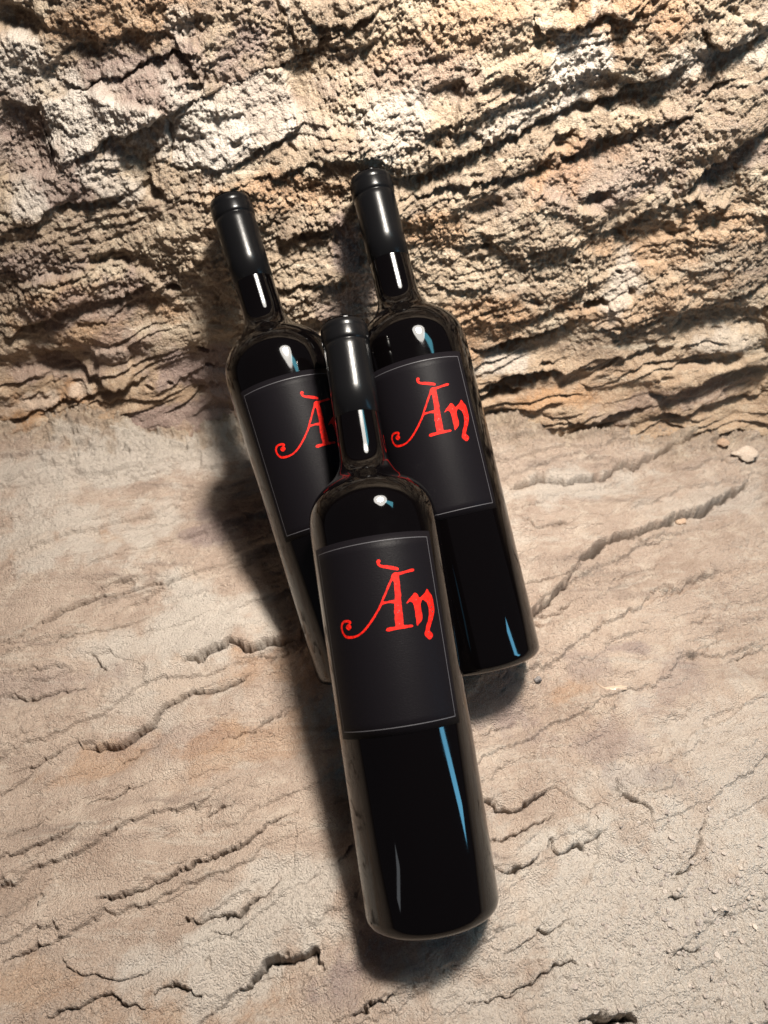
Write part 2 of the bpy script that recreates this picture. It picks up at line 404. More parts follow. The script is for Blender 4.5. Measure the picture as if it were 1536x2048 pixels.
# flat broken facets of the wall: outline (photo pixels), height, tilt along and across
WALL_PLATES = [
 ([(82,208),(170,182),(330,212),(300,245),(215,275),(200,300),(112,318)],5.0,0.06,0.05),
 ([(342,214),(420,184),(500,152),(560,138),(600,240),(480,318),(346,330)],5.5,0.05,0.06),
 ([(0,205),(70,212),(104,345),(0,360)],-6.0,0.0,0.0),
 ([(120,90),(330,60),(400,150),(250,190),(90,160)],-4.0,0.0,-0.06),
 ([(560,10),(760,-20),(740,90),(600,110)],4.5,0.04,0.05),
 ([(1040,-20),(1260,-40),(1230,30),(1110,55),(1065,40)],-5.0,0.0,-0.05),
 ([(930,150),(1090,90),(1120,200),(980,270),(900,250)],4.0,-0.03,0.05),
 ([(1370,390),(1420,320),(1500,262),(1560,300),(1560,420),(1440,440)],5.0,0.03,0.06),
 ([(960,460),(1080,380),(1220,430),(1180,470),(1040,520)],3.5,0.0,0.06),
 ([(40,560),(240,520),(330,560),(210,640),(60,640)],4.5,0.0,0.07),
 ([(190,700),(260,690),(262,770),(205,768)],4.0,0.0,0.06),
 ([(1180,560),(1330,520),(1380,600),(1240,640)],3.5,0.0,0.05),
 ([(1230,690),(1420,620),(1536,610),(1536,700),(1330,760)],-4.0,0.0,-0.04),
]

# chipped plates of the ledge (sunk where a flake has come away)
FLOOR_PLATES = [
 ([(165,1494),(190,1490),(233,1483),(300,1447),(389,1379),(499,1348),(600,1332),(625,1400),(508,1462),(436,1477),(313,1492)],-2.6,0.0,0.03),
 ([(368,1329),(449,1294),(529,1287),(625,1270),(630,1300),(500,1322),(420,1352)],-4.0,0.0,0.04),
 ([(470,1983),(540,1927),(641,1897),(655,1930),(560,1990),(480,2060),(380,2060)],-5.0,0.0,0.04),
 ([(1240,1562),(1260,1606),(1293,1623),(1306,1650),(1420,1600),(1550,1510),(1550,1380),(1330,1500)],3.0,0.02,0.03),
 ([(1030,1258),(1120,1172),(1205,1083),(1330,1051),(1462,991),(1560,950),(1560,1120),(1300,1205)],-3.5,0.0,0.03),
 ([(0,1733),(160,1658),(260,1642),(180,1740),(60,1790),(-20,1800)],-2.6,0.0,0.04),
 ([(190,1803),(370,1738),(530,1668),(600,1642),(590,1760),(430,1828),(250,1860)],-2.4,0.0,0.03),
 ([(199,1191),(300,1153),(350,1168),(300,1215),(120,1260),(60,1290),(85,1244)],-2.8,0.0,0.03),
 ([(960,1602),(1045,1606),(1120,1573),(1180,1622),(1080,1650),(990,1682)],-2.8,0.0,0.03),
 ([(980,1750),(1078,1720),(1103,1679),(1200,1666),(1180,1760),(1050,1840),(985,1830)],-2.8,0.0,0.03),
 ([(0,905),(160,880),(330,905),(300,950),(120,975),(-20,985)],3.5,0.0,0.05),
 ([(60,1010),(260,965),(390,975),(330,1030),(120,1070)],2.4,0.0,0.05),
 ([(1060,900),(1240,880),(1330,905),(1200,955),(1070,965)],3.0,0.0,0.05),
 ([(1350,1230),(1550,1190),(1550,1300),(1450,1272),(1390,1305)],-2.4,0.0,0.03),
 ([(180,1312),(215,1300),(300,1340),(290,1385),(240,1370)],-2.0,0.02,0.0),
]

# ------------------------------------------------------------------ rock material
def rock_material(name, base_a, base_b, base_c, grain_scale, bump, streak=None, bump_scale=1100, bump_dist=0.0028):
    m, nt, bs = new_mat(name)
    N = nt.nodes; L = nt.links
    def node(t, **kw):
        n = N.new(t)
        for k, v in kw.items(): setattr(n, k, v)
        return n
    geo = node('ShaderNodeNewGeometry')
    def noise(scale, det, rough=0.6, dist=0.0):
        n = node('ShaderNodeTexNoise'); n.inputs['Scale'].default_value = scale
        n.inputs['Detail'].default_value = det; n.inputs['Roughness'].default_value = rough
        n.inputs['Distortion'].default_value = dist
        L.new(geo.outputs['Position'], n.inputs['Vector']); return n.outputs['Fac']
    def ramp(src, a, b):
        r = node('ShaderNodeMapRange'); r.inputs['From Min'].default_value = a; r.inputs['From Max'].default_value = b
        L.new(src, r.inputs['Value']); return r.outputs['Result']
    def mix(fac, a, b, mode='MIX'):
        x = node('ShaderNodeMix', data_type='RGBA', blend_type=mode)
        if isinstance(fac, float): x.inputs['Factor'].default_value = fac
        else: L.new(fac, x.inputs['Factor'])
        for s, v in (('A', a), ('B', b)):
            i = [k for k in x.inputs if k.name == s and k.type == 'RGBA'][0]
            if isinstance(v, tuple): i.default_value = v
            else: L.new(v, i)
        return [k for k in x.outputs if k.type == 'RGBA'][0]
    def attr(nm):
        a = node('ShaderNodeAttribute', attribute_name=nm); return a.outputs['Fac']
    c = mix(ramp(noise(14, 8, 0.65, 0.6), 0.36, 0.64), base_a, base_b)
    c = mix(ramp(noise(45, 8, 0.7, 0.4), 0.5, 0.72), c, base_c)
    if streak:
        mp = node('ShaderNodeMapping'); mp.inputs['Rotation'].default_value = streak[0]; mp.inputs['Scale'].default_value = (0.10, 1, 1)
        L.new(geo.outputs['Position'], mp.inputs['Vector'])
        def snoise(scale):
            n = node('ShaderNodeTexNoise'); n.inputs['Scale'].default_value = scale; n.inputs['Detail'].default_value = 7
            n.inputs['Roughness'].default_value = 0.62; n.inputs['Distortion'].default_value = 0.35
            L.new(mp.outputs['Vector'], n.inputs['Vector']); return n.outputs['Fac']
        c = mix(ramp(snoise(70), 0.44, 0.30), c, mix(0.7, c, streak[1]))
        c = mix(ramp(snoise(110), 0.56, 0.70), c, mix(0.6, c, streak[2]))
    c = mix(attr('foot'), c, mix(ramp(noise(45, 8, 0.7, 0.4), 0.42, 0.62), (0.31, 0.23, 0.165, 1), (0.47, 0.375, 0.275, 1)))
    c = mix(attr('rust'), c, (0.40, 0.215, 0.10, 1))
    c = mix(attr('mauve_shadow'), c, (0.225, 0.165, 0.160, 1))  # purple-brown stain colour, also used to paint shade into the rock
    c = mix(attr('pale'), c, (0.54, 0.49, 0.435, 1))
    # mineral grain
    g = noise(grain_scale, 6, 0.75)
    c = mix(ramp(g, 0.33, 0.50), mix(0.42, c, (0.08, 0.06, 0.05, 1)), c)
    c = mix(ramp(noise(grain_scale * 1.7, 4, 0.7), 0.54, 0.70), c, mix(0.55, c, (0.62, 0.57, 0.50, 1)))
    L.new(c, bs.inputs['Base Color'])
    bs.inputs['Roughness'].default_value = 0.85
    bs.inputs['Specular IOR Level'].default_value = 0.3
    b = node('ShaderNodeBump'); b.inputs['Strength'].default_value = bump; b.inputs['Distance'].default_value = bump_dist
    h = node('ShaderNodeMath', operation='ADD')
    L.new(noise(bump_scale, 5, 0.75), h.inputs[0])
    v = node('ShaderNodeTexVoronoi'); v.inputs['Scale'].default_value = bump_scale * 0.75
    L.new(geo.outputs['Position'], v.inputs['Vector'])
    v2 = node('ShaderNodeMath', operation='MULTIPLY'); v2.inputs[1].default_value = -0.6
    L.new(v.outputs['Distance'], v2.inputs[0]); L.new(v2.outputs[0], h.inputs[1])
    L.new(h.outputs[0], b.inputs['Height']); L.new(b.outputs['Normal'], bs.inputs['Normal'])
    return m

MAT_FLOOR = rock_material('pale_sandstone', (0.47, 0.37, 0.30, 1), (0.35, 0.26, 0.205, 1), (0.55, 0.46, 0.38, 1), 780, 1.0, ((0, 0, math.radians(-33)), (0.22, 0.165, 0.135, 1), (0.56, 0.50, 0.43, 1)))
MAT_WALL = rock_material('tan_sandstone', (0.38, 0.293, 0.207, 1), (0.24, 0.177, 0.127, 1), (0.46, 0.385, 0.29, 1), 700, 0.9, ((0, math.radians(22), 0), (0.24, 0.175, 0.135, 1), (0.66, 0.58, 0.46, 1)), 1000, 0.0018)

def terraces(w, lam, amp, riser, U, V, seed):
    """weathered bedding: layers whose lower edge breaks off"""
    t = w / lam
    k = np.floor(t); f = (t - k).astype(np.float32)
    h = (_hash(k, k * 0 + 7, seed) & 0xFFFF) / 65535.0
    loc = sstep(-0.15, 0.55, perlin(U / (lam * 5), V / (lam * 5) + k * 3.7, seed + 5))
    return amp * (0.3 + 0.7 * h) * loc * (1 - f) * sstep(0, riser, f)

# ---- the ledge the bottles stand on: z = h(x, y)
us = u_samples(1021, 6.0)
ys = v_samples(18, 503, 0.52, 0.80, -1300, 503.5)
U0, V = np.meshgrid(us, ys)
U = U0 * fan(V, 30, 480, 222, 372)
wu = 2.6 * fbm(U, V, 24, 3, 11) + 1.7 * fbm(U, V, 7, 3, 12, 0.55)
wv = 2.6 * fbm(U, V, 24, 3, 13) + 1.7 * fbm(U, V, 7, 3, 14, 0.55)
a = np.array(on_floor(190, 1801)); b = np.array(on_floor(590, 1621)); ang = math.atan2(b[1] - a[1], b[0] - a[0])
acr = -U * math.sin(ang) + V * math.cos(ang); aln = U * math.cos(ang) + V * math.sin(ang)
H = 6.0 * fbm(U, V, 210, 2, 21) + 5.0 * fbm(aln / 2.2, acr, 55, 4, 22, 0.55)
wob = 6 * fbm(U, V, 60, 3, 23) + 2.0 * fbm(U, V, 11, 5, 24, 0.65)
def slabs(lam, amp, warp, rag, thr, seed):
    """thin overlapping plates with ragged broken front edges"""
    w = acr + warp * fbm(aln / 2.4, acr, 3.2 * lam, 4, seed, 0.55) + rag * fbm(U, V, 0.5 * lam, 5, seed + 3, 0.66)
    t = w / lam; k = np.floor(t); f = (t - k).astype(np.float32)
    h = (_hash(k, k * 0 + 3, seed) & 0xFFFF) / 65535.0
    g = sstep(thr, thr + 0.35, perlin(aln / (lam * 4), k * 3.71 + acr / (lam * 9), seed + 9))
    return amp * (0.35 + 0.65 * h) * g * (1 - f) ** 1.3 * sstep(0, 0.035 + 0.25 / lam, f)
H += slabs(44, 6.0, 26, 4.0, -0.22, 301) + slabs(21, 3.4, 12, 2.6, 0.0, 311) + slabs(9.5, 1.7, 5, 1.5, 0.08, 321)
back = sstep(330, 430, V)                                     # flaggy thin bedding near the wall
H += (0.5 + 1.3 * back) * terraces(acr + 0.5 * wob, 5.2, 0.9, 0.12, U, V, 33)
Vb = V + 20 * fbm(U, V * 0.3, 170, 4, 34, 0.6) - 10 * sstep(-60, 160, U) + 6 * fbm(U, V, 22, 4, 35, 0.6)   # the bedding climbs towards the wall
rise = np.clip((Vb - 432) / 58, 0, 1.3)
r_ = 17 * rise ** 1.6
q_ = r_ / 5.5 + 0.5 * fbm(aln / 3, acr, 20, 4, 46, 0.6) * sstep(0, 0.2, rise)
f_ = q_ - np.floor(q_)
H += 0.2 * r_ + 0.8 * 5.5 * (np.floor(q_) + sstep(0.0, 0.18, f_) * (1 - 0.0 * f_)) + sstep(0.1, 0.6, rise) * (4.0 * fbm(U, V, 26, 4, 40, 0.65) + 2.4 * fbm(U, V, 6, 4, 45, 0.7))
H += (0.2 + 1.0 * back) * slabs(5.5, 1.5, 3.5, 0.9, -0.1, 331)
f1, f2, wid = worley(U + 0.6 * wu, V + 0.6 * wv, 3.4, 49)
H += sstep(0.02, 0.4, rise) * 1.7 * (0.3 + 0.7 * wid) * (1 - sstep(0.05, 0.62, f1))
lamin = fbm(aln / 9, acr + 0.6 * wob, 7, 4, 39, 0.6)
H += (0.5 + 0.9 * back) * 0.9 * np.abs(lamin)
rough_zone = sstep(0.0, 0.5, 0.9 * fbm(U, V, 90, 3, 41) + 0.15)
cg = on_floor(1400, 1880)                                     # gravelly corner
conglo = 1 - sstep(0.55, 1.1, np.hypot((U - cg[0]) / 95, (V - cg[1]) / 120) + 0.3 * fbm(U, V, 40, 3, 42))
H += 0.5 * (0.3 + rough_zone) * fbm(U, V, 8.5, 5, 43, 0.72)
f1, f2, wid = worley(U + 0.3 * wu, V + 0.3 * wv, 2.3, 47)
H += (0.25 + 0.6 * rough_zone) * 0.7 * (0.25 + 0.75 * wid) * (1 - sstep(0.05, 0.62, f1))
f1, f2, wid = worley(U + 0.5 * wu, V + 0.5 * wv, 5.0, 48)
H += sstep(0.1, 0.6, rough_zone + 0.8 * rise - 0.2) * 1.5 * wid * (1 - sstep(0.05, 0.6, f1))
f1, f2, wid = worley(U + 0.5 * wu, V + 0.5 * wv, 4.4, 51)
H += conglo * (1.9 * wid * np.clip(1 - 1.5 * f1, 0, 1) ** 0.6 + 0.5 * fbm(U, V, 4, 3, 52))
f1, f2, wid = worley(U + 0.6 * wu, V + 0.6 * wv, 15, 53)      # flaked skin here and there
flake = sstep(0.1, 0.4, perlin(U / 60, V / 60, 54))
H += flake * 1.4 * (wid - 0.5) * sstep(0.0, 0.25, f2 - f1)
pit = sstep(0.30, 0.55, perlin(aln / 9, acr / 5, 55)) * sstep(0.0, 0.5, perlin(U / 50, V / 50, 56))
H -= 1.3 * pit
inner = (np.abs(U) < 420) & (V > -40)
h_, S = lines_height(U, V, FLOOR_LINES, on_floor, wu, wv, 2.0, 0.85)
H += h_
H += holes_height(U, V, FLOOR_HOLES, on_floor, wu, wv)
H += plates(U, V, FLOOR_PLATES, on_floor, wu, wv, 0.5)[0]
for base, axv, _ in BOTTLES:                                  # the stone is worn flat where the bottles stand
    B = W(*base) * 1000; A = WD(*[c * 1000 for c in axv])
    hx = Vector((-A.x * A.z, -A.y * A.z, 1 - A.z * A.z)).normalized()
    ct = B - 33.0 * hx
    m = 1 - sstep(10, 60, np.hypot(U - ct.x, V - ct.y))
    H = H * (1 - m) + m * (0.35 * H + 0.65 * (ct.z - 2.5))
P = np.stack([U, V + S, H], -1)
P = clear_bottles(P, 2, -1.0)
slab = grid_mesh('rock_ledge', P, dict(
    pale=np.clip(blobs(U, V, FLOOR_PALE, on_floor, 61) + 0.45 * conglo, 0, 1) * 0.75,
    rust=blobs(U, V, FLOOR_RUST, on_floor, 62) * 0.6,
    mauve_shadow=blobs(U, V, FLOOR_MAUVE_SHADOW, on_floor, 63) * 0.75, foot=0.8 * sstep(0.1, 0.9, rise + 0.25 * fbm(U, V, 30, 4, 64))), MAT_FLOOR)
tag(slab, kind='structure')
FLOOR_P = P; FLOOR_US = us; FLOOR_YS = ys

# ---- the wall behind: y = WALL_Y0 + lean * z - w(x, z)
us = u_samples(1021, 6.0)
zs = v_samples(-10, 372, 0.84, 0.66, -40, 1650)
U0, V = np.meshgrid(us, zs)
U = U0 * fan(V, 0, 350, 375, 262)
wu = 3.0 * fbm(U, V, 26, 3, 111) + 1.3 * fbm(U, V, 6, 2, 112)
wv = 3.0 * fbm(U, V, 26, 3, 113) + 1.3 * fbm(U, V, 6, 2, 114)
a = np.array(on_wall(863, 320)); b = np.array(on_wall(1288, 157)); ang = math.atan2(b[1] - a[1], b[0] - a[0]) * 0.8
acr = -U * math.sin(ang) + V * math.cos(ang); aln = U * math.cos(ang) + V * math.sin(ang)
wob = 9 * fbm(U, V, 70, 3, 123) + 3.0 * fbm(U, V, 14, 3, 124)
high_ = sstep(70, 150, V + 18 * fbm(U, V, 80, 2, 139))
low = 1 - sstep(55, 105, V)                                   # thin undercut bedding at the foot
H = 11.0 * fbm(U, V, 150, 2, 121) + 6.5 * fbm(aln / 1.8, acr, 50, 3, 122)
H += terraces(acr + wob, 46, 6.5, 0.25, U, V, 131)
H += terraces(acr + 0.8 * wob + 9, 19, 2.6, 0.30, U, V, 132)
H += (0.08 + 0.85 * low) * terraces(acr + 0.5 * wob, 7.6, 2.4, 0.25, U, V, 133)
H -= 7.0 * low * (1 - sstep(-5, 45, V)) * sstep(-0.3, 0.3, perlin(U / 80, V / 40, 136))
sw = (acr + 0.9 * wob) / 15.0 + 1.6 * perlin(aln / 75, acr / 22, 137)     # rounded beds, undercut below
sf = (sw - np.floor(sw)).astype(np.float32)
H += 4.0 * sstep(-0.35, 0.3, perlin(aln / 95, acr / 30, 138)) * (1.25 - 0.75 * high_) * sstep(0, 0.22, sf) * (1 - sf) ** 0.8
high = high_
H += (0.35 + 0.65 * high) * 1.8 * fbm(U, V, 15, 3, 143, 0.6)
f1, f2, wid = worley(U + 0.9 * wu, V + 0.9 * wv, 3.4, 151)
gr = sstep(-0.3, 0.35, perlin(U / 45, V / 45, 152)) * (0.25 + 0.75 * high)
H += gr * 2.0 * (0.35 + 0.65 * wid) * (1 - sstep(0.05, 0.62, f1))
f1, f2, wid = worley(U + 0.4 * wu, V + 0.4 * wv, 2.1, 153)
H += sstep(-0.45, 0.35, fbm(U, V, 55, 3, 159)) * (0.3 + 0.7 * high) * 1.25 * (0.3 + 0.7 * wid) * (1 - sstep(0.05, 0.62, f1))
H += (0.4 + 0.6 * high) * 1.2 * fbm(U, V, 5.0, 3, 154, 0.75)
f1, f2, wid = worley(U + 1.2 * wu, V + 1.2 * wv, 30, 155)     # broken blocks
blk = sstep(0.0, 0.35, perlin(U / 90, V / 90, 156))
H += blk * 5.0 * (wid - 0.5) * sstep(0.0, 0.22, f2 - f1)
pit = sstep(0.28, 0.5, perlin(aln / 11, acr / 6, 157)) * sstep(-0.1, 0.4, perlin(U / 60, V / 60, 158))
H -= 1.7 * pit
h_, S = lines_height(U, V, WALL_LINES, on_wall, wu, wv, 0.38, 1.1)
H += h_
H += holes_height(U, V, WALL_HOLES, on_wall, wu, wv)
hp, plate_mask = plates(U, V, WALL_PLATES, on_wall, wu, wv, 1.3)
H += hp
H += 15 * np.exp(-((U + 55) / 105) ** 2 - ((V - 205) / 65) ** 2)   # the bulge the necks lean on
P = np.stack([U, WALL_Y0 + WALL_LEAN * V + 0.35 * np.maximum(0, V - 420) - H, V + S], -1)
P = clear_bottles(P, 1, 1.0)
wall = grid_mesh('rock_wall', P, dict(
    pale=np.clip(blobs(U, V, WALL_PALE, on_wall, 161) * 0.75 + 0.45 * plate_mask * (U < -60) * sstep(160, 200, V), 0, 0.85),
    rust=np.clip(blobs(U, V, WALL_RUST, on_wall, 162) * 0.6 + 0.25 * low, 0, 1),
    mauve_shadow=blobs(U, V, WALL_MAUVE_SHADOW, on_wall, 163) * 0.75), MAT_WALL)
tag(wall, kind='structure')

# ------------------------------------------------------------------ bottle materials
def glass_material():
    m, nt, bs = new_mat('black_bottle_glass')
    N, L = nt.nodes, nt.links
    bs.inputs['Base Color'].default_value = (0.0008, 0.0006, 0.0007, 1)
    bs.inputs['IOR'].default_value = 1.44
    tc = N.new('ShaderNodeTexCoord')
    n = N.new('ShaderNodeTexNoise'); n.inputs['Scale'].default_value = 55; n.inputs['Detail'].default_value = 5
    L.new(tc.outputs['Object'], n.inputs['Vector'])
    r = N.new('ShaderNodeMapRange'); r.inputs['From Min'].default_value = 0.45; r.inputs['From Max'].default_value = 0.75
    r.inputs['To Min'].default_value = 0.04; r.inputs['To Max'].default_value = 0.10
    L.new(n.outputs['Fac'], r.inputs['Value']); L.new(r.outputs['Result'], bs.inputs['Roughness'])
    mp = N.new('ShaderNodeMapping'); mp.inputs['Scale'].default_value = (1, 1, 0.25)
    L.new(tc.outputs['Object'], mp.inputs['Vector'])
    n2 = N.new('ShaderNodeTexNoise'); n2.inputs['Scale'].default_value = 60; n2.inputs['Detail'].default_value = 1
    L.new(mp.outputs['Vector'], n2.inputs['Vector'])
    b = N.new('ShaderNodeBump'); b.inputs['Strength'].default_value = 0.10; b.inputs['Distance'].default_value = 0.0012
    L.new(n2.outputs['Fac'], b.inputs['Height']); L.new(b.outputs['Normal'], bs.inputs['Normal'])
    return m

def fine_material(name, col, rough, scale, stretch, strength, dist, spec=0.5, metallic=0.0, dark=None):
    m, nt, bs = new_mat(name)
    N, L = nt.nodes, nt.links
    bs.inputs['Base Color'].default_value = col
    bs.inputs['Roughness'].default_value = rough
    bs.inputs['Specular IOR Level'].default_value = spec
    bs.inputs['Metallic'].default_value = metallic
    tc = N.new('ShaderNodeTexCoord')
    mp = N.new('ShaderNodeMapping'); mp.inputs['Scale'].default_value = stretch
    L.new(tc.outputs['Object'], mp.inputs['Vector'])
    n = N.new('ShaderNodeTexNoise'); n.inputs['Scale'].default_value = scale; n.inputs['Detail'].default_value = 4
    L.new(mp.outputs['Vector'], n.inputs['Vector'])
    b = N.new('ShaderNodeBump'); b.inputs['Strength'].default_value = strength; b.inputs['Distance'].default_value = dist
    L.new(n.outputs['Fac'], b.inputs['Height']); L.new(b.outputs['Normal'], bs.inputs['Normal'])
    if dark:
        x = N.new('ShaderNodeMix'); x.data_type = 'RGBA'
        ia = [k for k in x.inputs if k.type == 'RGBA']
        ia[0].default_value = dark; ia[1].default_value = col
        r = N.new('ShaderNodeMapRange'); r.inputs['From Min'].default_value = 0.36; r.inputs['From Max'].default_value = 0.58
        L.new(n.outputs['Fac'], r.inputs['Value']); L.new(r.outputs['Result'], x.inputs[0])
        L.new([k for k in x.outputs if k.type == 'RGBA'][0], bs.inputs['Base Color'])
    return m

MAT_GLASS = glass_material()
MAT_CAPS = fine_material('satin_black_foil', (0.003, 0.003, 0.0034, 1), 0.25, 700, (1, 1, 0.5), 0.16, 0.0003, 0.15)
MAT_LABEL = fine_material('black_textured_paper', (0.0036, 0.0031, 0.0040, 1), 0.44, 1500, (0.5, 0.5, 2.0), 0.34, 0.0003, 0.05)
MAT_INK = fine_material('red_ink', (0.45, 0.0085, 0.004, 1), 0.6, 520, (1, 1, 1), 0.4, 0.0004, 0.10, dark=(0.25, 0.0035, 0.002, 1))
MAT_LINE = fine_material('silver_ink', (0.045, 0.044, 0.049, 1), 0.5, 500, (1, 1, 1), 0.2, 0.0002, 0.25)
MAT_SPECK = fine_material('dark_speck', (0.02, 0.014, 0.014, 1), 0.6, 500, (1, 1, 1), 0.2, 0.0002)

# ------------------------------------------------------------------ bottle meshes (built once, shared by the three bottles)
def lathe(name, prof, seg=160):
    verts = []; faces = []
    rows = []
    for z, r in prof:
        if r <= 1e-6:
            rows.append([len(verts)]); verts.append((0, 0, z / 1000)); continue
        rows.append(list(range(len(verts), len(verts) + seg)))
        for k in range(seg):
            t = 2 * math.pi * k / seg
            verts.append((r * math.sin(t) / 1000, -r * math.cos(t) / 1000, z / 1000))
    for A, B in zip(rows, rows[1:]):
        for k in range(seg):
            k2 = (k + 1) % seg
            if len(A) == 1: faces.append((A[0], B[k2], B[k]))
            elif len(B) == 1: faces.append((A[k], A[k2], B[0]))
            else: faces.append((A[k], A[k2], B[k2], B[k]))
    me = bpy.data.meshes.new(name); me.from_pydata(verts, [], faces)
    me.polygons.foreach_set('use_smooth', [True] * len(faces)); me.update()
    return me

def rad_at(s):
    return float(np.interp(s, PZ, PR))

def wrap(th, s, off):
    r = (rad_at(s) + off) / 1000; t = math.radians(th)
    return (r * math.sin(t), -r * math.cos(t), s / 1000)

def sheet(name, t0, t1, s0, s1, off, thick, nt_=72, ns=14, corner=0.0):
    """a curved paper patch with real thickness"""
    bm = bmesh.new(); g = []
    for o in (off + thick, off):
        g.append([[bm.verts.new(wrap(t0 + (t1 - t0) * i / nt_, s0 + (s1 - s0) * j / ns, o)) for i in range(nt_ + 1)] for j in range(ns + 1)])
    for j in range(ns):
        for i in range(nt_):
            bm.faces.new((g[0][j][i], g[0][j][i + 1], g[0][j + 1][i + 1], g[0][j + 1][i])).smooth = True
    rim = [(0, i) for i in range(nt_)] + [(j, nt_) for j in range(ns)] + [(ns, i) for i in range(nt_, 0, -1)] + [(j, 0) for j in range(ns, 0, -1)]
    for k in range(len(rim)):
        (j, i), (j2, i2) = rim[k], rim[(k + 1) % len(rim)]
        bm.faces.new((g[1][j][i], g[1][j2][i2], g[0][j2][i2], g[0][j][i]))
    loose = [v for v in bm.verts if not v.link_faces]
    bmesh.ops.delete(bm, geom=loose, context='VERTS')
    me = bpy.data.meshes.new(name); bm.to_mesh(me); bm.free()
    return me

LB0, LB1, LT = 99.3, 203.2, 58.7          # label extent along the bottle, half angle
def border_mesh():
    bm = bmesh.new(); off = 0.19; w = 0.42; wa = math.degrees(w / 38.0)
    a1 = LT - 4.6; b0 = LB0 + 3.6; b1 = LB1 - 3.2
    def strip(pts_in, pts_out):
        vi = [bm.verts.new(wrap(*p, off)) for p in pts_in]; vo = [bm.verts.new(wrap(*p, off)) for p in pts_out]
        for k in range(len(vi) - 1): bm.faces.new((vi[k], vi[k + 1], vo[k + 1], vo[k]))
    th = [-a1 + 2 * a1 * k / 80 for k in range(81)]
    strip([(t, b0) for t in th], [(t, b0 + w) for t in th])
    strip([(t, b1 - w) for t in th], [(t, b1) for t in th])
    ss = [b0 + w + (b1 - b0 - 2 * w) * k / 20 for k in range(21)]
    strip([(-a1 + wa, s) for s in ss], [(-a1, s) for s in ss])
    strip([(a1, s) for s in ss], [(a1 - wa, s) for s in ss])
    bmesh.ops.recalc_face_normals(bm, faces=bm.faces)
    for f in bm.faces:
        c = f.calc_center_median()
        if f.normal.x * c.x + f.normal.y * c.y < 0: f.normal_flip()
    me = bpy.data.meshes.new('border_line'); bm.to_mesh(me); bm.free(); return me

